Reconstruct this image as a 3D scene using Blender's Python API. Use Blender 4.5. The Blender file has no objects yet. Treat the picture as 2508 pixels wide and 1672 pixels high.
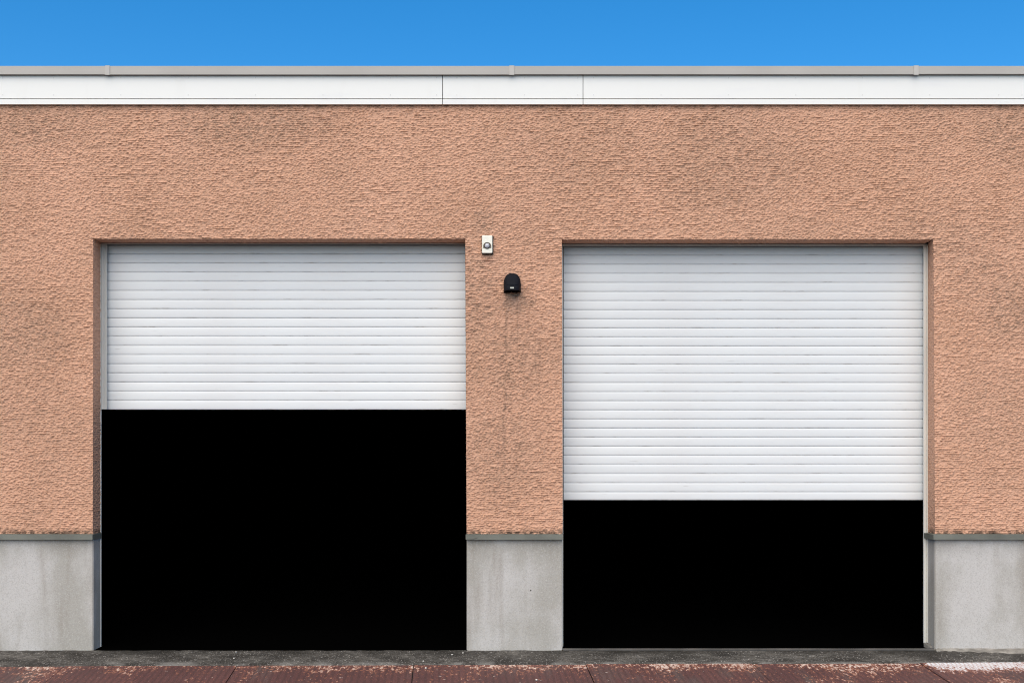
import bpy, bmesh, math, random
import numpy as np
from mathutils import Vector, Matrix

random.seed(7)
C = bpy.context.scene.collection
D = 10.0            # camera to facade, metres
EYE = 1.664         # eye height above the door threshold
F = 2800.0          # focal length in photo pixels
def wx(px, y=0.0): return (px - 1254.0) / F * (D + y)      # measured photo column -> metres on a plane y behind the facade
def wz(py, y=0.0): return EYE + (1125.0 - py) / F * (D + y)

# ------------------------------------------------------------------ camera
cam = bpy.data.cameras.new("camera"); camo = bpy.data.objects.new("camera", cam); C.objects.link(camo)
camo.location = (0, -D, EYE); camo.rotation_euler = (math.radians(90), 0, 0)
cam.sensor_width = 36.0; cam.lens = F / 2508.0 * 36.0
cam.shift_y = (1125.0 - 836.0) / 2508.0
cam.clip_start = 0.1; cam.clip_end = 3000
bpy.context.scene.camera = camo

# ------------------------------------------------------------------ sky and sun
SUN_EL, SUN_AZ = math.radians(47), math.radians(194)       # azimuth clockwise from +Y (behind and left of the camera)
w = bpy.data.worlds.new("World"); bpy.context.scene.world = w; w.use_nodes = True
nt = w.node_tree; nt.nodes.clear()
sky = nt.nodes.new('ShaderNodeTexSky'); sky.sky_type = 'NISHITA'; sky.sun_disc = False
sky.sun_elevation = SUN_EL; sky.sun_rotation = SUN_AZ
sky.altitude = 0; sky.air_density = 1.0; sky.dust_density = 0.1; sky.ozone_density = 7.0
hs = nt.nodes.new('ShaderNodeHueSaturation'); hs.inputs['Saturation'].default_value = 1.27; hs.inputs['Hue'].default_value = 0.495
bg = nt.nodes.new('ShaderNodeBackground'); bg.inputs['Strength'].default_value = 0.101
out = nt.nodes.new('ShaderNodeOutputWorld')
nt.links.new(sky.outputs[0], hs.inputs['Color']); nt.links.new(hs.outputs[0], bg.inputs['Color']); nt.links.new(bg.outputs[0], out.inputs['Surface'])
sl = bpy.data.lights.new("sun", 'SUN'); sl.energy = 2.75; sl.angle = math.radians(82); sl.color = (1.0, 0.855, 0.62)
slo = bpy.data.objects.new("sun", sl); C.objects.link(slo)
sd = Vector((math.sin(SUN_AZ) * math.cos(SUN_EL), math.cos(SUN_AZ) * math.cos(SUN_EL), math.sin(SUN_EL)))
slo.rotation_euler = sd.to_track_quat('Z', 'Y').to_euler(); slo.location = (-6, -14, 14)
sc = bpy.context.scene
sc.render.engine = 'CYCLES'
sc.view_settings.view_transform = 'Standard'; sc.view_settings.look = 'None'
sc.view_settings.gamma = 1.0; sc.view_settings.use_curve_mapping = False
sc.view_settings.exposure = 0.75
sc.cycles.filter_width = 1.05
sc.cycles.use_denoising = True

# ------------------------------------------------------------------ materials
class NB:
    """small node-builder"""
    def __init__(s, name, rough=0.8, spec=0.3):
        s.m = bpy.data.materials.new(name); s.m.use_nodes = True
        s.t = s.m.node_tree; s.b = s.t.nodes['Principled BSDF']
        s.b.inputs['Roughness'].default_value = rough; s.b.inputs['Specular IOR Level'].default_value = spec
        s.co = s.t.nodes.new('ShaderNodeTexCoord').outputs['Object']
    def n(s, typ, **kw):
        o = s.t.nodes.new(typ)
        for k, v in kw.items(): setattr(o, k, v)
        return o
    def link(s, a, b): s.t.links.new(a, b)
    def put(s, sock, v):
        if hasattr(v, 'is_output'): s.link(v, sock)
        elif isinstance(v, (tuple, list)): sock.default_value = (*v, 1.0) if len(v) == 3 and sock.type == 'RGBA' else v
        else: sock.default_value = v
    def map(s, scale, loc=(0, 0, 0), rot=(0, 0, 0), vec=None):
        o = s.n('ShaderNodeMapping'); s.link(vec or s.co, o.inputs[0])
        o.inputs['Scale'].default_value = scale; o.inputs['Location'].default_value = loc; o.inputs['Rotation'].default_value = rot
        return o.outputs[0]
    def noise(s, scale, vec=None, detail=3, rough=0.55, dist=0.0):
        o = s.n('ShaderNodeTexNoise'); s.link(vec or s.co, o.inputs['Vector'])
        o.inputs['Scale'].default_value = scale; o.inputs['Detail'].default_value = detail
        o.inputs['Roughness'].default_value = rough; o.inputs['Distortion'].default_value = dist
        return o.outputs['Fac']
    def ramp(s, fac, a, b, lo=0.0, hi=1.0):
        o = s.n('ShaderNodeMapRange', interpolation_type='SMOOTHSTEP'); s.link(fac, o.inputs[0])
        for i, v in enumerate((a, b, lo, hi)): o.inputs[1 + i].default_value = v
        return o.outputs[0]
    def math(s, op, a, b=0.0):
        o = s.n('ShaderNodeMath', operation=op); s.put(o.inputs[0], a); s.put(o.inputs[1], b); return o.outputs[0]
    def mix(s, fac, a, b):
        o = s.n('ShaderNodeMix', data_type='RGBA'); s.put(o.inputs['Factor'], fac); s.put(o.inputs[6], a); s.put(o.inputs[7], b); return o.outputs[2]
    def mul(s, a, b):
        o = s.n('ShaderNodeMix', data_type='RGBA', blend_type='MULTIPLY'); o.inputs['Factor'].default_value = 1.0
        s.put(o.inputs[6], a); s.put(o.inputs[7], b); return o.outputs[2]
    def sep(s, vec=None):
        o = s.n('ShaderNodeSeparateXYZ'); s.link(vec or s.co, o.inputs[0]); return o.outputs
    def blob(s, cx, cz, rx, rz):
        """soft elliptical mask on the facade round (cx, cz), broken up afterwards by noise"""
        X, Y, Z = s.sep()
        dx = s.math('MULTIPLY', s.math('SUBTRACT', X, cx), 1.0 / rx); dz = s.math('MULTIPLY', s.math('SUBTRACT', Z, cz), 1.0 / rz)
        d = s.math('ADD', s.math('MULTIPLY', dx, dx), s.math('MULTIPLY', dz, dz))
        return s.ramp(d, 0.0, 1.0, 1.0, 0.0)
    def bump(s, h, strength, dist):
        o = s.n('ShaderNodeBump'); s.link(h, o.inputs['Height']); o.inputs['Strength'].default_value = strength; o.inputs['Distance'].default_value = dist
        s.link(o.outputs[0], s.b.inputs['Normal'])
    def col(s, c): s.put(s.b.inputs['Base Color'], c); return s

def mat_render_plaster():
    b = NB('salmon_render', 0.92, 0.15)
    c = b.mix(b.ramp(b.noise(1.1, detail=4), 0.3, 0.7), (0.53, 0.298, 0.200), (0.605, 0.346, 0.239))
    c = b.mix(b.ramp(b.noise(48, detail=2), 0.35, 0.75, 0, 0.5), c, (0.67, 0.405, 0.285))
    c = b.mix(b.ramp(b.noise(60, vec=b.map((0.65, 1, 1)), detail=4, rough=.7), 0.54, 0.66, 0, 0.7), c, (0.25, 0.125, 0.076))
    # weathering: greyish grime caught in the texture, in soft-edged areas, and rain streaks down the pillar
    tot = b.math('MULTIPLY', b.ramp(b.noise(0.8, vec=b.map((1, 1, 1.2), loc=(3.1, 0, 0.4)), detail=3), 0.46, 0.72), 0.55)
    for cx, cz, rx, rz, k in ((-0.30, 3.0, .25, .75, .75), (-0.1, 1.75, .55, .6, .6), (0.02, 2.5, .35, .5, .7), (-4.3, 2.75, .6, .45, .75),
                              (-4.25, 2.1, .6, .5, .4), (4.35, 3.0, .35, .45, .8), (-2.3, 4.62, 1.0, .35, .75), (-4.2, 4.6, .7, .3, .7),
                              (1.9, 4.3, .9, .7, .55), (4.35, 4.55, .45, .4, .7), (-0.25, 3.72, .14, .2, .8), (0.06, 3.05, .2, .16, .9), (4.2, 2.1, .5, .6, .45), (0.6, 4.4, 1.2, .5, .35)):
        tot = b.math('MAXIMUM', tot, b.math('MULTIPLY', b.blob(cx, cz, rx, rz), k))
    c = b.mix(b.math('MULTIPLY', tot, 0.16), c, (0.32, 0.215, 0.16))
    grime = b.ramp(b.noise(30, vec=b.map((0.6, 1, 1)), detail=5, rough=0.75), 0.46, 0.64)
    c = b.mix(b.math('MULTIPLY', b.math('MULTIPLY', grime, tot), 0.68), c, (0.14, 0.10, 0.075))
    st = b.ramp(b.noise(14, vec=b.map((1, 1, 0.05)), detail=4), 0.50, 0.66)
    sb = b.ramp(b.noise(26, detail=5, rough=.75, vec=b.map((1, 1, .8))), 0.42, 0.60)
    c = b.mix(b.math('MULTIPLY', b.math('MULTIPLY', st, sb), b.math('MULTIPLY', b.blob(0.0, 2.2, .40, 1.3), 0.75)), c, (0.15, 0.095, 0.072))
    # black mould along the foot of the render ; patchy darker tone towards the fascia
    Z = b.sep()[2]
    low = b.math('MULTIPLY', b.ramp(Z, 1.015, 1.075, 1.0, 0.0), b.ramp(b.noise(22, detail=4), 0.36, 0.6))
    c = b.mix(b.math('MULTIPLY', low, 0.85), c, (0.035, 0.028, 0.022))
    hi = b.math('MULTIPLY', b.ramp(Z, 4.70, 4.765, 0.0, 1.0), b.ramp(b.noise(13, detail=4), 0.42, 0.66))
    c = b.mix(b.math('MULTIPLY', hi, 0.6), c, (0.09, 0.06, 0.045))
    b.col(c); b.bump(b.noise(140, detail=3), 0.5, 0.004)
    return b.m

def mat_plinth():
    b = NB('plinth_cement', 0.95, 0.1)
    c = b.mix(b.ramp(b.noise(1.9, detail=5, vec=b.map((1, 1, .6), loc=(.4, 0, .3))), 0.38, 0.62), (0.37, 0.35, 0.32), (0.505, 0.484, 0.47))
    st = b.ramp(b.noise(7, vec=b.map((1, 1, 0.13), loc=(2, 0, 0)), detail=4), 0.5, 0.72)
    c = b.mix(b.math('MULTIPLY', st, 0.45), c, (0.27, 0.235, 0.20))
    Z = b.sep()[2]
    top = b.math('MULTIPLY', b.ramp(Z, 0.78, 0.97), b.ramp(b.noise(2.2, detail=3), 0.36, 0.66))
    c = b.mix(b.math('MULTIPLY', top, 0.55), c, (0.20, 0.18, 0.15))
    g = b.noise(110, detail=3, rough=0.75)
    c = b.mix(b.ramp(g, 0.48, 0.66, 0, 0.5), c, (0.27, 0.25, 0.235))
    c = b.mix(b.ramp(b.noise(130, detail=2), 0.5, 0.75, 0, 0.4), c, (0.60, 0.58, 0.56))
    hole = b.blob(0.164, 0.522, 0.0065, 0.0065)
    c = b.mix(b.ramp(hole, 0.0, 0.35), c, (0.01, 0.01, 0.01))
    b.col(c); b.bump(g, 0.5, 0.004); return b.m

def mat_shutter():
    b = NB('shutter_aluminium', 0.45, 0.4)
    oi = b.n('ShaderNodeObjectInfo')
    c = b.mix(oi.outputs['Random'], (0.68, 0.693, 0.71), (0.72, 0.73, 0.742))
    c = b.mix(b.ramp(b.noise(1.6, detail=3, vec=b.map((1, 1, 4))), 0.42, 0.7, 0, 0.5), c, (0.66, 0.65, 0.655))
    # scuffs: short thin horizontal scratches, different on every slat
    sv = b.n('ShaderNodeVectorMath', operation='ADD'); b.link(b.co, sv.inputs[0])
    cb = b.n('ShaderNodeCombineXYZ'); b.link(b.math('MULTIPLY', oi.outputs['Random'], 37.0), cb.inputs[0]); b.link(cb.outputs[0], sv.inputs[1])
    sc_ = b.noise(1.0, vec=b.map((4.0, 1, 150), vec=sv.outputs[0]), detail=2)
    c = b.mix(b.math('MULTIPLY', b.ramp(sc_, 0.70, 0.76), 0.55), c, (0.25, 0.22, 0.2))
    lip = b.ramp(b.sep()[2], 0.004, 0.012, 1.0, 0.0)
    dn = b.noise(1.0, vec=b.map((2.6, 1, 8), vec=sv.outputs[0]), detail=5, rough=.7)
    c = b.mix(b.math('MULTIPLY', b.math('MULTIPLY', lip, b.ramp(dn, 0.50, 0.68)), 0.6), c, (0.24, 0.20, 0.17))
    b.col(c); b.bump(b.noise(260, detail=2), 0.06, 0.001); return b.m

def mat_simple(name, col, rough=0.6, spec=0.3, var=0.12, scale=6, metal=0.0, grain=0.0, streak=(1, 1, 1)):
    b = NB(name, rough, spec); b.b.inputs['Metallic'].default_value = metal
    lo = tuple(v * (1 - var) for v in col); hi = tuple(min(1, v * (1 + var)) for v in col)
    c = b.mix(b.ramp(b.noise(scale, detail=4, vec=b.map(streak)), 0.3, 0.7), lo, hi)
    if grain: c = b.mix(b.ramp(b.noise(220, detail=2), 0.4, 0.7, 0, grain), c, lo)
    b.col(c); return b.m

def mat_fascia():
    b = NB('fascia_white_enamel', 0.5, 0.3)
    c = b.mix(b.ramp(b.noise(1.7, vec=b.map((1, 1, 3.5)), detail=3), 0.54, 0.74, 0, 0.55), (0.79, 0.78, 0.76), (0.735, 0.73, 0.735))
    c = b.mix(b.ramp(b.noise(5.0, vec=b.map((1, 1, .25)), detail=3), 0.58, 0.8, 0, 0.3), c, (0.70, 0.68, 0.65))
    b.col(c); return b.m

def mat_black_interior():  # darkness of the unlit room put into the colour, almost no albedo
    m = bpy.data.materials.new('unlit_interior_black'); m.use_nodes = True
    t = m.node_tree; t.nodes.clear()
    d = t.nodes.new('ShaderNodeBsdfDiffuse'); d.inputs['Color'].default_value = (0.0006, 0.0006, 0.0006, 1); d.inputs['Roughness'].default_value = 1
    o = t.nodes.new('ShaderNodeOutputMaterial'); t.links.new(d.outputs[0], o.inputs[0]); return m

def mat_concrete_apron():
    b = NB('dirty_concrete', 0.95, 0.15)
    c = b.mix(b.ramp(b.noise(2.6, detail=5, vec=b.map((1, 1.5, 1)), rough=.65), 0.34, 0.66), (0.034, 0.031, 0.028), (0.135, 0.126, 0.115))
    c = b.mix(b.ramp(b.noise(30, detail=4, rough=0.8, vec=b.map((0.6, 1, 1))), 0.42, 0.6, 0, 0.75), c, (0.04, 0.036, 0.032))
    c = b.mix(b.ramp(b.noise(75, detail=4, rough=.7, vec=b.map((1, .6, 1), loc=(4, 2, 0))), 0.55, 0.72, 0, 0.8), c, (0.50, 0.47, 0.44))
    Y = b.sep()[1]
    # pale worn front arris, and moss black where the wall meets the strip
    edge = b.math('MULTIPLY', b.ramp(Y, -0.40, -0.33, 1.0, 0.0), b.ramp(b.noise(3.0, detail=3), 0.45, 0.62))
    c = b.mix(b.math('MULTIPLY', edge, 0.55), c, (0.26, 0.25, 0.235))
    damp = b.math('MULTIPLY', b.ramp(Y, -0.24, -0.02), b.ramp(b.noise(0.9, detail=2, vec=b.map((1, .3, 1), loc=(0.55, 0, 0))), 0.42, 0.6))
    c = b.mix(b.math('MULTIPLY', damp, 0.75), c, (0.022, 0.02, 0.017))
    b.col(c); b.bump(b.noise(45, detail=5, rough=.7), 0.7, 0.012); return b.m

def mat_tread_plate():
    b = NB('rusty_painted_tread_plate', 0.7, 0.35)
    # raised tread: two crossed sets of short bars
    def bars(rot, sx, sy):
        v = b.map((sx, sy, 1), rot=(0, 0, rot)); X, Y, Z = b.sep(v)
        row = b.math('FLOOR', Y); fx = b.math('FRACT', b.math('ADD', X, b.math('MULTIPLY', row, 0.5))); fy = b.math('FRACT', Y)
        a = b.math('ABSOLUTE', b.math('SUBTRACT', fx, 0.5)); d = b.math('ABSOLUTE', b.math('SUBTRACT', fy, 0.5))
        return b.math('MULTIPLY', b.ramp(a, 0.26, 0.40, 1, 0), b.ramp(d, 0.16, 0.34, 1, 0))
    tread = b.math('MAXIMUM', bars(0.6, 26, 50), bars(-0.6, 26, 50))
    c = b.mix(b.ramp(b.noise(1.5, detail=4), 0.35, 0.65), (0.105, 0.046, 0.044), (0.138, 0.060, 0.055))
    c = b.mix(b.ramp(b.noise(3.2, detail=4, vec=b.map((1.3, .25, 1), rot=(0, 0, .06))), 0.5, 0.72, 0, 0.7), c, (0.105, 0.086, 0.080))
    c = b.mix(b.ramp(b.noise(60, detail=3, rough=.7), 0.45, 0.65, 0, 0.4), c, (0.07, 0.037, 0.034))
    X, Y, Z = b.sep()
    # remains of pale paint: most of it along the edge at the door and at the right-hand end
    dist = b.math('SUBTRACT', -0.437, b.math('ADD', Y, b.math('MULTIPLY', X, -0.0142)))       # metres out from the strip
    near = b.ramp(dist, 0.0, 0.34, 1.0, 0.0)
    rib = b.math('SINE', b.math('MULTIPLY', b.math('ADD', X, b.math('MULTIPLY', Y, 0.06)), 6.2832 / 0.054))
    c = b.mix(b.ramp(rib, -0.2, 0.9, 0, 0.42), c, (0.060, 0.033, 0.032))
    Xs = b.math('SUBTRACT', X, b.math('MULTIPLY', dist, 0.06))
    right = b.math('MULTIPLY', b.ramp(Xs, 3.38, 3.52), b.ramp(dist, 0.02, 0.50, 1.0, 0.0))
    n = b.noise(2.2, detail=5, rough=.65, vec=b.map((1, .5, 1)))
    fine = b.noise(38, detail=4, rough=.75, vec=b.map((1.0, .42, 1)))
    amt = b.math('ADD', b.math('MULTIPLY', near, 0.27), b.math('ADD', b.math('MULTIPLY', b.math('SUBTRACT', n, 0.5), 1.3), b.math('MULTIPLY', b.math('SUBTRACT', fine, 0.5), 2.2)))
    c = b.mix(b.ramp(amt, 0.16, 0.36, 0, 0.8), c, (0.36, 0.135, 0.075))
    c = b.mix(b.math('MULTIPLY', b.ramp(amt, 0.34, 0.50), b.ramp(tread, 0.0, 0.6, 0.35, 1.0)), c, (0.72, 0.60, 0.53))
    ra = b.math('ADD', b.math('MULTIPLY', right, 0.80), b.math('ADD', b.math('MULTIPLY', b.math('SUBTRACT', n, .5), 0.6), b.math('MULTIPLY', b.math('SUBTRACT', fine, .5), 1.9)))
    c = b.mix(b.ramp(ra, 0.28, 0.5, 0, 0.85), c, (0.36, 0.14, 0.08))
    c = b.mix(b.math('MULTIPLY', b.ramp(ra, 0.45, 0.62), b.ramp(tread, 0.0, 0.5, 0.3, 1.0)), c, (0.74, 0.75, 0.78))
    flecks = b.ramp(b.noise(40, detail=2, vec=b.map((0.6, .5, 1), loc=(7, 3, 0))), 0.70, 0.76)
    c = b.mix(b.math('MULTIPLY', flecks, 0.7), c, (0.6, 0.5, 0.45))
    b.col(c); b.bump(tread, 0.8, 0.004); return b.m

def mat_asphalt():
    b = NB('asphalt', 0.95, 0.2)
    c = b.mix(b.ramp(b.noise(0.5, detail=5), 0.35, 0.65), (0.042, 0.041, 0.040), (0.062, 0.060, 0.058))
    c = b.mix(b.ramp(b.noise(90, detail=3), 0.52, 0.7, 0, 0.6), c, (0.13, 0.125, 0.12))
    b.col(c); b.bump(b.noise(120, detail=3), 0.6, 0.006); return b.m

M = dict(
    render=mat_render_plaster(), plinth=mat_plinth(), slat=mat_shutter(), fascia=mat_fascia(), black=mat_black_interior(),
    apron=mat_concrete_apron(), plate=mat_tread_plate(), asphalt=mat_asphalt(),
    rail=mat_simple('guide_rail_alloy', (0.56, 0.56, 0.54), 0.5, 0.4, 0.10, 5, streak=(1, 1, .2)),
    cream=mat_simple('guide_rail_cream', (0.70, 0.68, 0.63), 0.5, 0.35, 0.08, 5, streak=(1, 1, .2)),
    coping=mat_simple('coping_grey_sheet', (0.42, 0.395, 0.37), 0.6, 0.3, 0.05, 1.5, grain=0.4),
    cover=mat_simple('coping_joint_sheet', (0.47, 0.445, 0.42), 0.6, 0.3, 0.05, 3),
    ledge=mat_simple('ledge_zinc', (0.14, 0.142, 0.122), 0.6, 0.4, 0.22, 5, streak=(.5, 1, 1)),
    backing=mat_simple('shadow_gap_board', (0.10, 0.095, 0.09), 0.9, 0.1, 0.1, 4),
    screw=mat_simple('screw_zinc', (0.5, 0.49, 0.49), 0.5, 0.4, 0.1, 30),
    roof=mat_simple('roof_felt', (0.07, 0.07, 0.07), 0.95, 0.1, 0.2, 2),
    threshold=mat_simple('threshold_steel', (0.055, 0.05, 0.046), 0.6, 0.4, 0.45, 6, streak=(.6, 1, 1)),
    mortar=mat_simple('mortar_smear', (0.27, 0.25, 0.225), 0.95, 0.1, 0.4, 9, grain=0.6),
    ivory=mat_simple('ivory_plastic', (0.80, 0.77, 0.68), 0.45, 0.4, 0.05, 40),
    gasket=mat_simple('black_rubber', (0.015, 0.014, 0.013), 0.8, 0.2, 0.1, 30),
    taupe=mat_simple('recess_plastic', (0.16, 0.135, 0.11), 0.6, 0.3, 0.1, 40),
    lens=mat_simple('lens_plastic', (0.46, 0.46, 0.50), 0.3, 0.5, 0.05, 40),
    hood=mat_simple('black_hood', (0.006, 0.007, 0.011), 0.7, 0.12, 0.15, 25, grain=0.2),
    tag=mat_simple('pale_label', (0.50, 0.50, 0.46), 0.5, 0.3, 0.05, 60),
    stone=mat_simple('pale_stone', (0.62, 0.59, 0.55), 0.9, 0.2, 0.1, 60),
)

# ------------------------------------------------------------------ mesh helpers
def obj(name, me_or_bm, mat, parent=None, smooth=False):
    if isinstance(me_or_bm, bmesh.types.BMesh):
        bmesh.ops.recalc_face_normals(me_or_bm, faces=me_or_bm.faces)
        me = bpy.data.meshes.new(name); me_or_bm.to_mesh(me); me_or_bm.free()
    else: me = me_or_bm
    if mat and not me.materials: me.materials.append(mat)
    if smooth:
        for p in me.polygons: p.use_smooth = True
    o = bpy.data.objects.new(name, me); C.objects.link(o)
    if parent: o.parent = parent
    return o
def tag(o, label=None, cat=None, group=None, kind=None):
    for k, v in (('label', label), ('category', cat), ('group', group), ('kind', kind)):
        if v: o[k] = v
    return o
def box(bm, x0, x1, y0, y1, z0, z1, bev=0.0):
    r = bmesh.ops.create_cube(bm, size=1.0)
    for v in r['verts']:
        v.co = Vector(((x0 + x1) / 2 + v.co.x * (x1 - x0), (y0 + y1) / 2 + v.co.y * (y1 - y0), (z0 + z1) / 2 + v.co.z * (z1 - z0)))
    if bev: bmesh.ops.bevel(bm, geom=list({e for v in r['verts'] for e in v.link_edges}), offset=bev, segments=2, affect='EDGES', profile=0.6)
    return bm
def nbox(*a, **k): return box(bmesh.new(), *a, **k)
def extrude_x(bm, prof, x0, x1):
    """closed (y, z) profile swept along x"""
    A = [bm.verts.new((x0, y, z)) for y, z in prof]; B = [bm.verts.new((x1, y, z)) for y, z in prof]
    n = len(prof)
    for i in range(n): bm.faces.new((A[i], A[(i + 1) % n], B[(i + 1) % n], B[i]))
    bm.faces.new(A); bm.faces.new(B[::-1]); return bm
def extrude_z(bm, prof, z0, z1):
    A = [bm.verts.new((x, y, z0)) for x, y in prof]; B = [bm.verts.new((x, y, z1)) for x, y in prof]
    n = len(prof)
    for i in range(n): bm.faces.new((A[i], A[(i + 1) % n], B[(i + 1) % n], B[i]))
    bm.faces.new(A); bm.faces.new(B[::-1]); return bm

_tab = np.random.RandomState(11).rand(65536).astype(np.float32)
def vn(u, v, s=0):
    iu = np.floor(u).astype(np.int64); iv = np.floor(v).astype(np.int64)
    fu = (u - iu).astype(np.float32); fv = (v - iv).astype(np.float32)
    fu = fu * fu * (3 - 2 * fu); fv = fv * fv * (3 - 2 * fv)
    def h(a, b): return _tab[((a * 73856093) ^ (b * 19349663) ^ (s * 83492791 + 12345)) & 65535]
    return (h(iu, iv) * (1 - fu) + h(iu + 1, iv) * fu) * (1 - fv) + (h(iu, iv + 1) * (1 - fu) + h(iu + 1, iv + 1) * fu) * fv
def sstep(a, b, x):
    t = np.clip((x - a) / (b - a), 0, 1); return t * t * (3 - 2 * t)

def plaster_height(x, z):
    """metres the scraped render stands out: short torn horizontal ridges, each lip undercut below, mixed with lumps"""
    reg = sstep(.34, .64, vn(x / .42, z / .30, 1) * .6 + vn(x / .15, z / .11, 2) * .4)
    z2 = z + .030 * (vn(x / .9, z / .7, 3) - .5) + .007 * (vn(x / .10, z / .08, 4) - .5) + .007 * (vn(x / .022, z / .03, 5) - .5)
    ph = -z2 / .0190; r = np.floor(ph); t = ph - r
    a = vn(x / .050 + r * 7.31, r * 1.0, 6) * .4 + vn(x / .015 + r * 3.7, r * 1.0, 7) * .6
    a = sstep(.38, .66, a)
    saw = np.where(t < .76, (t / .76) ** 1.6, (1 - t) / .24)
    ridge = a * saw
    l1 = vn((x + .6 * z) / .0145, (z - .3 * x) / .0095, 8); l2 = vn(x / .0095, z / .0068, 9); l3 = vn((x - .5 * z) / .026, (z + .2 * x) / .016, 10)
    lump = sstep(.34, .76, .42 * l1 + .38 * l2 + .20 * l3)
    return .0112 * ridge * (.22 + .78 * reg) + .0085 * lump * (1 - .5 * reg) + .0048 * l2

# ------------------------------------------------------------------ ground and ramp
GZ = -0.36
bm = bmesh.new()
for sx, sy in ((-1, -1), (1, -1), (1, 1), (-1, 1)): bm.verts.new((sx * 900, sy * 900, GZ))
bm.faces.new(list(bm.verts))
tag(obj('ground', bm, M['asphalt']), kind='structure')

def edge_y(x): return -0.437 + 0.0142 * x          # front arris of the concrete strip (slightly out of parallel)
SL = 0.095
XB = 7.4                                             # half length of the building
bm = bmesh.new()                                     # concrete strip with a gently falling, uneven surface
nx, ny = 370, 16
rows = []
for j in range(ny + 1):
    row = []
    for i in range(nx + 1):
        x = -XB - .3 + (2 * XB + .6) * i / nx
        ye = edge_y(x); t = j / ny; y = 0.004 * (1 - t) + ye * t
        z = -0.004 if y > -0.01 else -0.004 + (y + .01) * 0.10
        k = random.uniform(-1, 1)
        z += 0.0035 * k * (1 if 0 < j < ny else .6)
        if j == ny: y += random.uniform(-.004, .004); z -= .006
        row.append(bm.verts.new((x, y, z)))
    rows.append(row)
front = [bm.verts.new((v.co.x, v.co.y - .004, GZ - .05)) for v in rows[-1]]
rows.append(front)
for j in range(len(rows) - 1):
    for i in range(nx): bm.faces.new((rows[j][i], rows[j][i + 1], rows[j + 1][i + 1], rows[j + 1][i]))
tag(obj('concrete_strip', bm, M['apron']), kind='structure')

# steel tread plates of the ramp: bed + plates, seams a little askew
bm = bmesh.new()
pts = [(-XB, edge_y(-XB) - .004), (XB, edge_y(XB) - .004)]
A = [bm.verts.new((x, y, -0.075)) for x, y in pts]; B = [bm.verts.new((x, -3.45, -0.075 - SL * 3.0)) for x, y in pts]
A2 = [bm.verts.new((x, y, GZ - .1)) for x, y in pts]; B2 = [bm.verts.new((x, -3.45, GZ - .1)) for x, y in pts]
bm.faces.new((A[0], A[1], B[1], B[0])); bm.faces.new((A[0], B[0], B2[0], A2[0])); bm.faces.new((A[1], A2[1], B2[1], B[1])); bm.faces.new((B[0], B[1], B2[1], B2[0])); bm.faces.new((A[0], A2[0], A2[1], A[1]))
ramp = tag(obj('ramp', bm, M['threshold']), kind='structure')
seam = [wx(165 - 420 * k, -.44) for k in (3, 2, 1)] + [wx(p, -.44) for p in (165, 583, 1013, 1435, 1845, 2257)] + [wx(2257 + 415 * k, -.44) for k in (1, 2)]
for i in range(len(seam) - 1):
    bm = bmesh.new()
    xa, xb = seam[i] + .004, seam[i + 1] - .004
    dz = (0.0, .004, -.001, .003, 0.001)[i % 5]; tilt = random.uniform(-.003, .003)
    def P(x, s, low):
        y = edge_y(x) - .007 - s * 3.0
        return (x + .06 * s * 3.0, y, -.048 - SL * (-.437 - y) + dz + tilt * (x - xa) - (0.010 if low else 0))
    n = 8
    top = [[bm.verts.new(P(xa + (xb - xa) * u / n, s / 4, False)) for u in range(n + 1)] for s in range(5)]
    bot = [[bm.verts.new(P(xa + (xb - xa) * u / n, s, True)) for u in (0, n)] for s in (0, 1)]
    for s in range(4):
        for u in range(n): bm.faces.new((top[s][u], top[s][u + 1], top[s + 1][u + 1], top[s + 1][u]))
    bm.faces.new([top[0][u] for u in range(n, -1, -1)] + [bot[0][0], bot[0][1]])
    bm.faces.new([top[4][u] for u in range(n + 1)] + [bot[1][1], bot[1][0]])
    bm.faces.new([top[s][0] for s in range(5)] + [bot[1][0], bot[0][0]])
    bm.faces.new([top[s][n] for s in range(5)] + [bot[1][1], bot[0][1]])
    obj('steel_plate', bm, M['plate'], ramp)

# ------------------------------------------------------------------ the building
bld = bpy.data.objects.new('garage_building', None); C.objects.link(bld)
tag(bld, 'salmon rendered garage building with white fascia and two half raised roller shutters', 'building')

ZB, ZL, ZT = 1.016, 3.592, 4.80                     # foot of the render, lintel, top behind the fascia
RD = 0.19                                           # depth of the reveals
# jambs: nominal x, offset at the foot of the wall (they lean by a few millimetres)
JL0, JL1, JR0, JR1 = wx(229), wx(1139.5), wx(1376), wx(2285)
lean = {JL0: -.004, JL1: .012, JR0: .007, JR1: .014}
def jshift(u, z):
    f = np.clip((ZL - z) / (ZL - ZB), 0, 1)
    return np.interp(u, [-5.2, JL0, JL1, JR0, JR1, 5.2], [0, lean[JL0], lean[JL1], lean[JR0], lean[JR1], 0]) * f
def zshift(x, z): return -.006 * sstep(-.4, .45, x) * np.clip(1 - np.abs(z - ZL) / .5, 0, 1)

def seg(a, b, step):
    n = max(1, int(round((b - a) / step))); return list(np.linspace(a, b, n + 1))[:-1]
dx, dzs = .0062, .0036
us = np.array(seg(-XB, -4.75, .02) + seg(-4.75, JL0, dx) + seg(JL0, JL1, dx) + seg(JL1, JR0, dx) + seg(JR0, JR1, dx) + seg(JR1, 4.75, dx) + seg(4.75, XB, .02) + [XB])
zs = np.array(seg(ZB, ZL, dzs) + seg(ZL, ZT, dzs) + [ZT])
U, Z = np.meshgrid(us, zs)
X = U + jshift(U, Z); ZZ = Z + zshift(U, Z)
H = plaster_height(X, ZZ)
edgefade = 1.0
ZZ[0, :] += (.006 * (vn(us / .03, us * 0, 21) - .5) + .008 * (vn(us / .012, us * 0, 22) - .5))     # ragged foot
H[0, :] += .006 * vn(us / .02, us * 0, 23)
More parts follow.
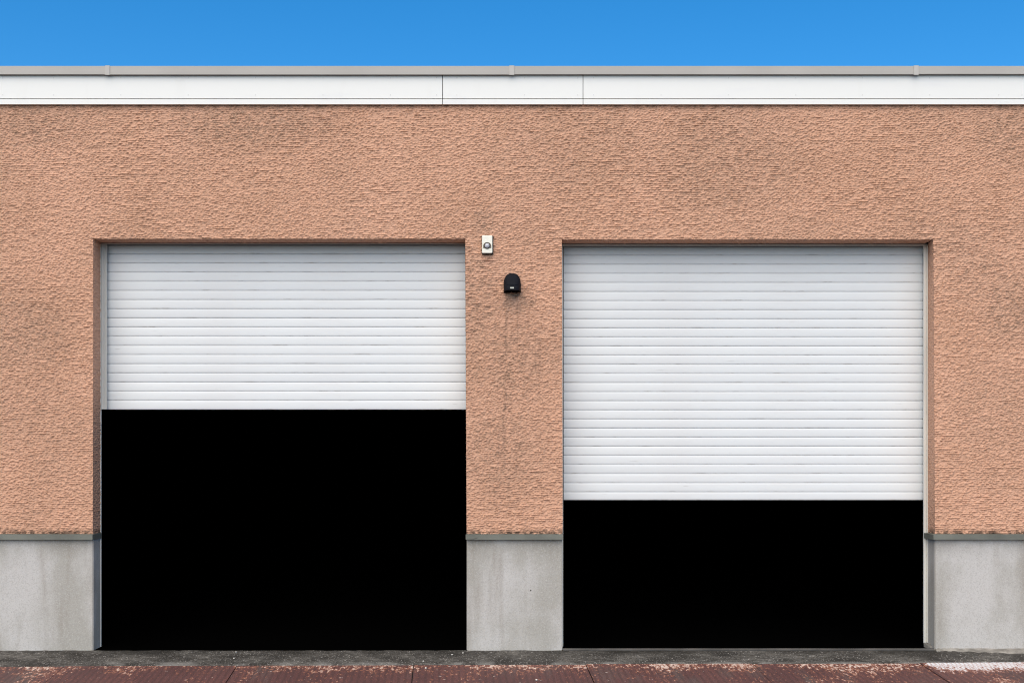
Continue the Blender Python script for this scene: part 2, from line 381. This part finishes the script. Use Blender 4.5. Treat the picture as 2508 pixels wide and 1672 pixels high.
# wobble of the arrises
li = int(np.argmin(np.abs(zs - ZL)))
ZZ[li, :] += .007 * (vn(us / .02, us * 0, 24) - .5)
verts = np.stack([X, -H, ZZ], -1).reshape(-1, 3)
nc, nr = len(us), len(zs)
ci = np.arange(nc - 1); ri = np.arange(nr - 1)
CI, RI = np.meshgrid(ci, ri)
um = (us[:-1] + us[1:]) / 2; zm = (zs[:-1] + zs[1:]) / 2
UM, ZM = np.meshgrid(um, zm)
hole = (ZM < ZL) & (((UM > JL0) & (UM < JL1)) | ((UM > JR0) & (UM < JR1)))
keep = ~hole
a = (RI * nc + CI)[keep]
quads = [np.stack([a, a + 1, a + nc + 1, a + nc], -1)]
extra = []; base = len(verts)
jc = {j: int(np.argmin(np.abs(us - j))) for j in (JL0, JL1, JR0, JR1)}
ND = 24
def strip(front_idx, back_fn, rough_axis, sgn, amp, flip, seed):
    """reveal surface: from the displaced front edge back to depth RD"""
    global base
    n = len(front_idx); fv = verts[front_idx]
    grid = [np.array(front_idx)]
    for k in range(1, ND + 1):
        t = k / ND; bk = back_fn(fv)
        p = fv * (1 - t) + bk * t
        q = plaster_height(p[:, 1] * 1.0 + seed * 3.3 + (0 if rough_axis == 0 else p[:, 0]), p[:, 2] if rough_axis == 0 else p[:, 1] + seed)
        p = p.copy(); p[:, rough_axis] += sgn * (q - .006) * amp * min(1, k / 3) * (1 if k < ND else 0)
        grid.append(np.arange(base, base + n)); extra.append(p); base += n
    for k in range(ND):
        A, B = grid[k], grid[k + 1]
        q = np.stack([A[:-1], A[1:], B[1:], B[:-1]], -1)
        quads.append(q[:, ::-1] if flip else q)
def vcol(j): return [r * nc + jc[j] for r in range(li + 1)]
def back_j(xb_top, xb_bot):
    def f(fv):
        t = np.clip((ZL - fv[:, 2]) / (ZL - ZB), 0, 1); return np.stack([xb_top + (xb_bot - xb_top) * t, np.full(len(fv), RD), fv[:, 2]], -1)
    return f
strip(vcol(JL0), back_j(wx(247, RD), wx(247, RD)), 0, 1, .5, False, 1)
strip(vcol(JL1), back_j(JL1, JL1 + .012), 0, -1, .5, True, 2)
strip(vcol(JR0), back_j(JR0, JR0 + .007), 0, 1, .5, False, 3)
strip(vcol(JR1), back_j(wx(2273, RD), wx(2272.5, RD)), 0, -1, .5, True, 4)
for a0, a1, s in ((JL0, JL1, 5), (JR0, JR1, 6)):
    idx = [li * nc + c for c in range(jc[a0], jc[a1] + 1)]
    strip(idx, lambda fv: np.stack([fv[:, 0], np.full(len(fv), RD), np.full(len(fv), ZL + .002) + zshift(fv[:, 0], np.full(len(fv), ZL))], -1), 2, -1, .45, True, s)
# underside of the render above the ledge
for a0, a1 in ((0, jc[JL0]), (jc[JL1], jc[JR0]), (jc[JR1], nc - 1)):
    idx = np.arange(a0, a1 + 1); fv = verts[idx]; p = fv.copy(); p[:, 1] = .03; p[:, 2] += .003
    bi = np.arange(base, base + len(idx)); base += len(idx); extra.append(p)
    quads.append(np.stack([idx[:-1], bi[:-1], bi[1:], idx[1:]], -1))
V = np.concatenate([verts] + extra).astype(np.float32); Q = np.concatenate(quads).astype(np.int32)
used = np.unique(Q); remap = np.full(len(V), -1, np.int32); remap[used] = np.arange(len(used)); V = V[used]; Q = remap[Q]
me = bpy.data.meshes.new('wall')
me.vertices.add(len(V)); me.vertices.foreach_set('co', V.ravel())
me.loops.add(Q.size); me.loops.foreach_set('vertex_index', Q.ravel())
me.polygons.add(len(Q)); me.polygons.foreach_set('loop_start', np.arange(0, Q.size, 4, dtype=np.int32))
try: me.polygons.foreach_set('loop_total', np.full(len(Q), 4, np.int32))
except Exception: pass
me.update(calc_edges=True); me.validate()
wall = obj('wall', me, M['render'], bld)

# side walls, rear wall, roof (out of the photograph, close the body)
for s in (-1, 1): obj('side_wall', nbox(min(s * XB, s * (XB - .25)), max(s * XB, s * (XB - .25)), .003, 7.0, 0, ZT), M['render'], bld)
obj('rear_wall', nbox(-XB + .252, XB - .252, 6.75, 6.998, 0, ZT), M['render'], bld)
obj('roof', nbox(-XB - .01, XB + .01, .03, 7.02, ZT + .002, 4.97), M['roof'], bld)
# room behind the openings, its unlit darkness painted black
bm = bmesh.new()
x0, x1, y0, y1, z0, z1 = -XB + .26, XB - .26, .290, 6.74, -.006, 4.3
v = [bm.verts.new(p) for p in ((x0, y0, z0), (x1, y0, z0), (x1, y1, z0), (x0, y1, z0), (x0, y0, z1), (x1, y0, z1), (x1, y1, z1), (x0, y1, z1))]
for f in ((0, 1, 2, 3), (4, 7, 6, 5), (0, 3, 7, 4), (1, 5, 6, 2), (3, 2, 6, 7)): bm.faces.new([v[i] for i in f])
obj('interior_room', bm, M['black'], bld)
for a_, b_ in ((wx(248, RD) , JL1 + .07), (JR0 - .05, wx(2262, RD))):      # floor between the jambs, in the same painted darkness
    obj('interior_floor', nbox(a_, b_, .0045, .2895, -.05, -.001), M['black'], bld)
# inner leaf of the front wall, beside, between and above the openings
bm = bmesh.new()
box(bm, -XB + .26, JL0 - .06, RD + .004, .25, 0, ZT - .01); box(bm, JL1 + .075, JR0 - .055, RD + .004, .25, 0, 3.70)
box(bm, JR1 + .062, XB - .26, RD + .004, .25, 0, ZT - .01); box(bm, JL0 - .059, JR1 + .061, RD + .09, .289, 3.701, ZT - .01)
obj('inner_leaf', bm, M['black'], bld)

# plinths --------------------------------------------------------------------
def plinth(xa, xb, la, lb, back_a, back_b, z0):
    """cement base with returns into the reveals, sheet face a hair behind the render"""
    bm = bmesh.new()
    prof = [(xa, .004), (xb, .004), (back_b, RD), (back_a, RD)]
    extrude_z(bm, prof, z0, .985)
    bmesh.ops.bevel(bm, geom=[e for e in bm.edges if abs(e.verts[0].co.z - e.verts[1].co.z) > .5], offset=.006, segments=2, affect='EDGES')
    return bm
jl0, jl1, jr0, jr1 = JL0 + lean[JL0], wx(1143), wx(1377.5), wx(2290)
obj('plinth', plinth(-XB, jl0, 0, 0, -XB, wx(247, RD), -.02), M['plinth'], bld)
obj('plinth', plinth(jl1, jr0, 0, 0, jl1, jr0, -.012), M['plinth'], bld)
obj('plinth', plinth(jr1, XB, 0, 0, wx(2272, RD), XB, -.02), M['plinth'], bld)

# drip ledges: folded zinc strip with mitred returns
def ledge(path_outer, path_inner):
    bm = bmesh.new(); rows = []
    for (ox, oy), (ix, iy) in zip(path_outer, path_inner):
        rows.append([bm.verts.new((ix, iy, 1.020)), bm.verts.new((ox, oy, 1.012)), bm.verts.new((ox, oy, .966)), bm.verts.new((ox + (ix - ox) * .25, oy + (iy - oy) * .25, .966)),
                     bm.verts.new((ox + (ix - ox) * .25, oy + (iy - oy) * .25, .995)), bm.verts.new((ix, iy, .995))])
    for a, b in zip(rows[:-1], rows[1:]):
        for k in range(6): bm.faces.new((a[k], a[(k + 1) % 6], b[(k + 1) % 6], b[k]))
    bm.faces.new(rows[0]); bm.faces.new(rows[-1][::-1]); return bm
oy = -.036
obj('drip_ledge', ledge([(-XB, oy), (jl0 + .008, oy), (wx(247, RD) + .008, RD)], [(-XB, .03), (jl0 - .03, .03), (wx(247, RD) - .03, RD)]), M['ledge'], bld)
lg = obj('drip_ledge', ledge([(jl1 - .004, RD), (jl1 - .004, oy), (jr0 + .004, oy), (jr0 + .004, RD)], [(jl1 + .03, RD), (jl1 + .03, .03), (jr0 - .03, .03), (jr0 - .03, RD)]), M['ledge'], bld)
bm = bmesh.new()      # lapped end of the flashing on the pillar
vs = [(jl1 - .007, oy - .003, .968), (jl1 + .05, oy - .003, .970), (jl1 + .095, oy - .003, .986), (jl1 + .02, oy - .003, 1.0135), (jl1 - .007, oy - .003, 1.0135)]
F1 = [bm.verts.new(p) for p in vs]; F2 = [bm.verts.new((p[0], oy - .0005, p[2])) for p in vs]
bm.faces.new(F1); bm.faces.new(F2[::-1])
for i in range(5): bm.faces.new((F1[i], F1[(i + 1) % 5], F2[(i + 1) % 5], F2[i]))
obj('lapped_end', bm, M['ledge'], lg)
obj('drip_ledge', ledge([(wx(2263.5, .17), .176), (jr1 - .026, oy), (XB, oy)], [(wx(2272, RD) + .03, .176), (jr1 + .03, .03), (XB, .03)]), M['ledge'], bld)

# fascia -----------------------------------------------------------------------
FY = -.030
zf0, zg, zc0, zc1 = wz(256, FY), wz(242.3, FY), wz(182.5, -.062), wz(162, -.062)
fas = obj('fascia', nbox(-XB, XB, FY + .014, .029, zf0 + .012, zc1 - .012), M['backing'], bld)
cuts = [-XB, wx(1084 - 2100, FY), wx(1084, FY), wx(1428, FY), wx(1428 + 2100, FY), XB]
for i in range(len(cuts) - 1):
    a_, b_ = cuts[i] + .0028, cuts[i + 1] - .0028
    if b_ - a_ < .05: continue
    obj('fascia_panel', nbox(a_, b_, FY, FY + .012, zg + .0038, zc0 + .03, bev=.0012), M['fascia'], fas)
    bm = extrude_x(bmesh.new(), [(FY - .004, zf0), (FY - .004, zg - .0035), (FY + .013, zg - .001), (FY + .013, zf0 + .006), (FY + .02, zf0 + .006), (FY + .02, zf0)], a_, b_)
    obj('trim_strip', bm, M['fascia'], fas)
bm = bmesh.new(); bmesh.ops.create_cone(bm, cap_ends=True, segments=10, radius1=.0034, radius2=.0026, depth=.003, matrix=Matrix.Rotation(math.radians(90), 4, 'X'))
sm = bpy.data.meshes.new('screw'); bmesh.ops.recalc_face_normals(bm, faces=bm.faces); bm.to_mesh(sm); bm.free(); sm.materials.append(M['screw'])
for px in (7, 131, 296, 461, 626, 791, 956, 1069, 1119, 1285, 1415, 1454, 1619, 1784, 1949, 2112, 2277, 2446, 2503):
    for py in (191.5, 233):
        o = obj('screw', sm, None, fas); o.location = (wx(px, FY), FY - .0015, wz(py, FY))

# coping: capping sheets with joint covers
cop = obj('coping', nbox(-XB - .02, XB + .02, -.045, .30, zc0 + .012, zc1 - .008), M['backing'], bld)
joints = [wx(263, -.065) + k * (wx(1253.5, -.065) - wx(263, -.065)) for k in range(-1, 4)]
ends = [-XB - .03] + joints + [XB + .03]
for i in range(len(ends) - 1):
    a_, b_ = ends[i] + .003, ends[i + 1] - .003
    dz = (0, .001, -.001, .0015, 0.0035, 0)[i]
    prof = [(-.062, zc0 + dz), (-.062, zc1), (.32, zc1 - .008), (.32, zc1 - .012), (-.052, zc1 - .005), (-.052, zc0 + dz + .004), (-.046, zc0 + dz + .004), (-.046, zc0 + dz)]
    obj('coping_sheet', extrude_x(bmesh.new(), prof, a_, b_), M['coping'], cop)
for j in joints:
    prof = [(-.068, zc0 - .0065), (-.068, zc1 + .002), (.322, zc1 - .004), (.322, zc1 - .006), (-.0635, zc1 + .0002), (-.0635, zc0 - .0065)]
    bm = extrude_x(bmesh.new(), prof, j - .022, j + .022)
    bmesh.ops.bevel(bm, geom=[e for e in bm.edges if abs(e.verts[0].co.z - e.verts[1].co.z) > .05 and e.verts[0].co.y < -.066], offset=.003, segments=2, affect='EDGES')
    obj('joint_cover', bm, M['cover'], cop)

# roller shutters ----------------------------------------------------------------
SY = .250
def slat_mesh(L, h, name):
    """hollow aluminium slat: crowned face, rolled edges, hook up behind the next slat; origin at its lower front edge"""
    g = .0036; prof = []
    for t in (0, .03, .08, .18, .35, .5, .65, .82, .92, .97, 1):
        z = g * .5 + t * (h - g); y = -.0026 * (1 - abs(2 * t - 1) ** 7) - .0014 * (1 - (2 * t - 1) ** 2)
        prof.append((y + .004, z))
    prof = [(.008, g * .5)] + prof + [(.008, h - g * .5), (.0105, h - g * .5), (.0105, h + .010), (.014, h + .010), (.014, g * .5)]
    bm = extrude_x(bmesh.new(), prof, 0, L); bmesh.ops.recalc_face_normals(bm, faces=bm.faces)
    me = bpy.data.meshes.new(name); bm.to_mesh(me); bm.free(); me.materials.append(M['slat']); return me
def shutter(label, xa, xb, lines, top_z, extra_bottom):
    """lines: z of the slat joints from the top down, the last one is the foot of the curtain"""
    sh = obj('roller_shutter', nbox(xa + .004, xb - .004, SY + .0155, SY + .0175, lines[-1] + .004, top_z + .05), M['backing'], bld)
    sh['label'] = label
    hgt = lines[0] - lines[1]; full = slat_mesh(xb - xa, hgt, 'slat')
    tops = [lines[0] + hgt] + lines[:-1]
    for tz, bz in zip(tops, lines):
        me = full if abs((tz - bz) - hgt) < .002 else slat_mesh(xb - xa, tz - bz, 'bottom_slat')
        o = obj('slat', me, None, sh); o.location = (xa, SY + random.uniform(-.0008, .0008), bz); o.rotation_euler.x = random.uniform(-.010, .010)
    return sh
ll = [wz(621.7 + 22.42 * k, SY) for k in range(18)]
s1 = shutter('white aluminium roller shutter raised higher, wide black gap below it', wx(262, SY), JL1 + .05, ll, 3.583, 0)
rl = [wz(624.9 + 22.28 * k, SY) for k in range(27)] + [wz(1224.3, SY)]
s2 = shutter('white aluminium roller shutter lowered further, narrow black gap below it', wx(1380.6, SY), wx(2260.5, SY), rl, 3.583, 0)
# header rails
def header(xa, xb, z0, z1, par):
    prof = [(.186, z1), (.200, z1), (.200, z0), (.193, z0), (.193, z1 - .010), (.186, z1 - .010)]
    obj('header_rail', extrude_x(bmesh.new(), prof, xa, xb), M['rail'], par)
header(wx(247.5, RD), JL1 + .05, wz(598, .2), ZL - .0015, s1)
header(JR0 + .008, wx(2272, RD), wz(602.5, .2), ZL - .0085, s2)
# left guide: moulded channel beside the curtain, a thin angle bead runs on to the floor
xa, xb = wx(248.3, RD), wx(261.2, RD)
wd = xb - xa
prof = [(xa, .206), (xa, .190), (xa + .06 * wd, .188), (xa + .42 * wd, .188), (xa + .46 * wd, .192), (xa + .54 * wd, .192), (xa + .57 * wd, .188), (xa + .64 * wd, .188), (xa + .68 * wd, .196), (xa + .80 * wd, .196), (xa + .83 * wd, .190), (xa + wd, .190), (xa + wd, .206)]
obj('guide_rail', extrude_z(bmesh.new(), prof, ll[-1] + .001, ZL - .013), M['rail'], s1)
obj('angle_bead', nbox(wx(246.4, RD), wx(248.1, RD), .178, .196, .0, ZL - .013), M['cream'], s1)
# right-hand shutter: narrow edge of the guide beside the pillar, cream guide at the far side, both down to the floor
obj('guide_rail', nbox(JR0 - .02, wx(1379.4, RD), .194, .208, .0, ZL - .02), M['rail'], s2)
xa, xb = wx(2262.5, RD), wx(2272.5, RD); wd = xb - xa
prof = [(xa, .206), (xa, .190), (xa + .05 * wd, .187), (xa + .52 * wd, .187), (xa + .56 * wd, .194), (xa + .70 * wd, .194), (xa + .74 * wd, .187), (xa + wd, .187), (xa + wd, .206)]
obj('guide_rail', extrude_z(bmesh.new(), prof, .035, ZL - .02), M['cream'], s2)
bm = bmesh.new()      # chipped mortar foot under the guide
vs = [(wx(2263, .17), .17, -.004), (wx(2286, .05), .03, -.006), (wx(2290, .1), .17, -.004), (wx(2263, .17), .18, .036), (wx(2277, .12), .10, .034), (wx(2284, .1), .18, .03)]
b_ = [bm.verts.new(p) for p in vs]; bmesh.ops.convex_hull(bm, input=b_)
obj('mortar_foot', bm, M['mortar'], s2)
# threshold bar under the lower shutter
prof = [(-.012, -.004), (-.012, .004), (-.008, .010), (-.002, .010), (-.001, .014), (.022, .014), (.022, -.004)]
obj('threshold_bar', extrude_x(bmesh.new(), prof, wx(1379), wx(2288)), M['threshold'], bld)
# mortar smear at the foot of the right plinth
bm = bmesh.new(); n = 60; T = []; Bt = []
for i in range(n + 1):
    x = wx(2291) + (XB - .5 - wx(2291)) * (i / n) ** 1.6
    k = .02 + .10 * min(1, (x - wx(2291)) / .8) + random.uniform(-.012, .012)
    T.append(bm.verts.new((x, .003, .012 + .006 * random.random()))); Bt.append(bm.verts.new((x, -k, -.006 - k * .1 + random.uniform(-.001, .002))))
for i in range(n): bm.faces.new((T[i], T[i + 1], Bt[i + 1], Bt[i]))
obj('mortar_fillet', bm, M['mortar'], bld)

# ------------------------------------------------------------------ things on the pillar
def rounded_rect(x0, x1, z0, z1, r, n=5):
    pts = []
    for cx, cz, a0 in ((x1 - r, z1 - r, 0), (x0 + r, z1 - r, 90), (x0 + r, z0 + r, 180), (x1 - r, z0 + r, 270)):
        for k in range(n + 1):
            a = math.radians(a0 + 90 * k / n); pts.append((cx + r * math.cos(a), cz + r * math.sin(a)))
    return pts
def slab_y(bm, pts, y0, y1, inset=0.0):
    """outline in (x, z) swept from the wall (y1) to the front (y0), front edge eased by inset"""
    cx = sum(p[0] for p in pts) / len(pts); cz = sum(p[1] for p in pts) / len(pts)
    def ring(y, s): return [bm.verts.new((x - math.copysign(min(s, abs(x - cx)), x - cx), y, z - math.copysign(min(s, abs(z - cz)), z - cz))) for x, z in pts]
    R = [ring(y1, 0), ring(y0 + inset, 0), ring(y0, inset)] if inset else [ring(y1, 0), ring(y0, 0)]
    for A, B in zip(R[:-1], R[1:]):
        for i in range(len(A)): bm.faces.new((A[i], A[(i + 1) % len(A)], B[(i + 1) % len(A)], B[i]))
    bm.faces.new(R[0]); bm.faces.new(R[-1][::-1]); return bm

sens = bpy.data.objects.new('motion_sensor', None); C.objects.link(sens)
sy = -.045
sx0, sx1, sz0, sz1 = wx(1180.5, sy), wx(1206, sy), wz(620, sy), wz(576.5, sy)
cx, cz = (sx0 + sx1) / 2, wz(602, sy)
sens.location = (0, 0, 0)
tag(sens, 'small ivory rectangular wall sensor with grey round lens, above the black hooded lamp', 'sensor')
obj('gasket', slab_y(bmesh.new(), rounded_rect(sx0 - .002, sx1 + .007, sz0 - .006, sz1 + .001, .010), -.026, .004), M['gasket'], sens)
obj('housing', slab_y(bmesh.new(), rounded_rect(sx0, sx1, sz0, sz1, .010), sy, -.0255, inset=.004), M['ivory'], sens)
# arched recess with lens
aw = (wx(1203, sy) - wx(1183, sy)) / 2; zlow = wz(607.5, sy)
arch = [(cx - aw, zlow), (cx + aw, zlow)] + [(cx + aw * math.cos(a), zlow + .018 + aw * .93 * math.sin(a)) for a in [math.pi * k / 14 for k in range(15)]]
obj('recess', slab_y(bmesh.new(), arch, sy - .0025, sy + .004), M['taupe'], sens)
bm = bmesh.new(); bmesh.ops.create_uvsphere(bm, u_segments=24, v_segments=14, radius=.0225)
for v in bm.verts: v.co = Vector((v.co.x + cx, v.co.y * .8 + sy - .002, v.co.z + cz))
lens = obj('lens', bm, M['lens'], sens, smooth=True)
bm = bmesh.new()
ro, ri_ = .0262, .0222
A = [[bm.verts.new((cx + r * math.cos(2 * math.pi * k / 24), y, cz + r * math.sin(2 * math.pi * k / 24))) for k in range(24)] for r, y in ((ro, sy - .002), (ro, sy - .006), (ri_, sy - .007), (ri_, sy - .002))]
for q in range(3):
    for k in range(24): bm.faces.new((A[q][k], A[q][(k + 1) % 24], A[q + 1][(k + 1) % 24], A[q + 1][k]))
obj('lens_ring', bm, M['gasket'], sens)

lamp = bpy.data.objects.new('wall_lamp', None); C.objects.link(lamp)
tag(lamp, 'black arched downlight hood with small pale label on the middle pillar', 'wall lamp')
lx = wx(1254.5); lw = 41.5 / 2 / 280; lz0, lz1 = wz(716.5), wz(671.5); lh = lz1 - lz0
PD = .165
# hood: plan sections growing outwards from a bluntly rounded top to the open foot
bm = bmesh.new(); rings = []
NS = 18; NA = 20
for s in range(NS + 1):
    t = s / NS                          # 0 = top, 1 = foot
    zz = lz1 - lh * t
    hw = lw * min(1.0, (0.43 + 0.57 * math.sin(min(1, t / .48) * math.pi / 2) ** 0.62))
    dep = PD * (0.30 + 0.70 * min(1, t / .9) ** .75)
    ring = []
    for k in range(NA + 1):
        a = math.pi * k / NA
        ca, sa = math.cos(a), math.sin(a)
        x = hw * math.copysign(abs(ca) ** .62, ca); y = -dep * abs(sa) ** .55
        ring.append(bm.verts.new((lx + x, y + .004, zz)))
    rings.append(ring)
for A, B in zip(rings[:-1], rings[1:]):
    for k in range(NA): bm.faces.new((A[k], A[k + 1], B[k + 1], B[k]))
bm.faces.new(rings[0])
inner = [bm.verts.new((lx + (v.co.x - lx) * .90, v.co.y * .92, lz0)) for v in rings[-1]]
up = [bm.verts.new((v.co.x, v.co.y, lz0 + .05)) for v in inner]
for A, B in ((rings[-1], inner), (inner, up)):
    for k in range(NA): bm.faces.new((A[k], A[k + 1], B[k + 1], B[k]))
bm.faces.new(up)
obj('hood', bm, M['hood'], lamp)
obj('back_plate', nbox(lx - lw - .001, lx + lw + .002, -.012, .003, lz0 - .004, lz0 + .075), M['gasket'], lamp)
ly = -PD + .0035
obj('label_plate', nbox(wx(1249.5, ly), wx(1258.7, ly), ly - .002, ly + .004, wz(706.5, ly), wz(703, ly)), M['tag'], lamp)

# ------------------------------------------------------------------ loose stone chips on the strip and plates
bm = bmesh.new(); bmesh.ops.create_icosphere(bm, subdivisions=1, radius=.008)
for v in bm.verts: v.co *= random.uniform(.75, 1.2); v.co.z *= .6
cm = bpy.data.meshes.new('stone_chip'); bm.to_mesh(cm); bm.free(); cm.materials.append(M['stone'])
for px, y in ((1107, -.16), (1134, -.10), (578, -.07), (573, -.27), (1037, -.36)):
    o = obj('stone_chip', cm, None); o.location = (wx(px, y), y, y * .1 + .003); o.rotation_euler.z = px
    tag(o, 'tiny pale stone chip lying on the dark concrete strip', 'stone', 'stone chips on the concrete strip')
for px, y in ((1314, -.90), (1043, -.56)):
    o = obj('stone_chip', cm, None); o.location = (wx(px, y), y, -.048 - SL * (-.437 - y) + .005); o.scale = (1.3, 1.3, 1.3)
    tag(o, 'tiny pale stone chip lying on the rusty red steel ramp', 'stone', 'stone chips on the steel ramp')
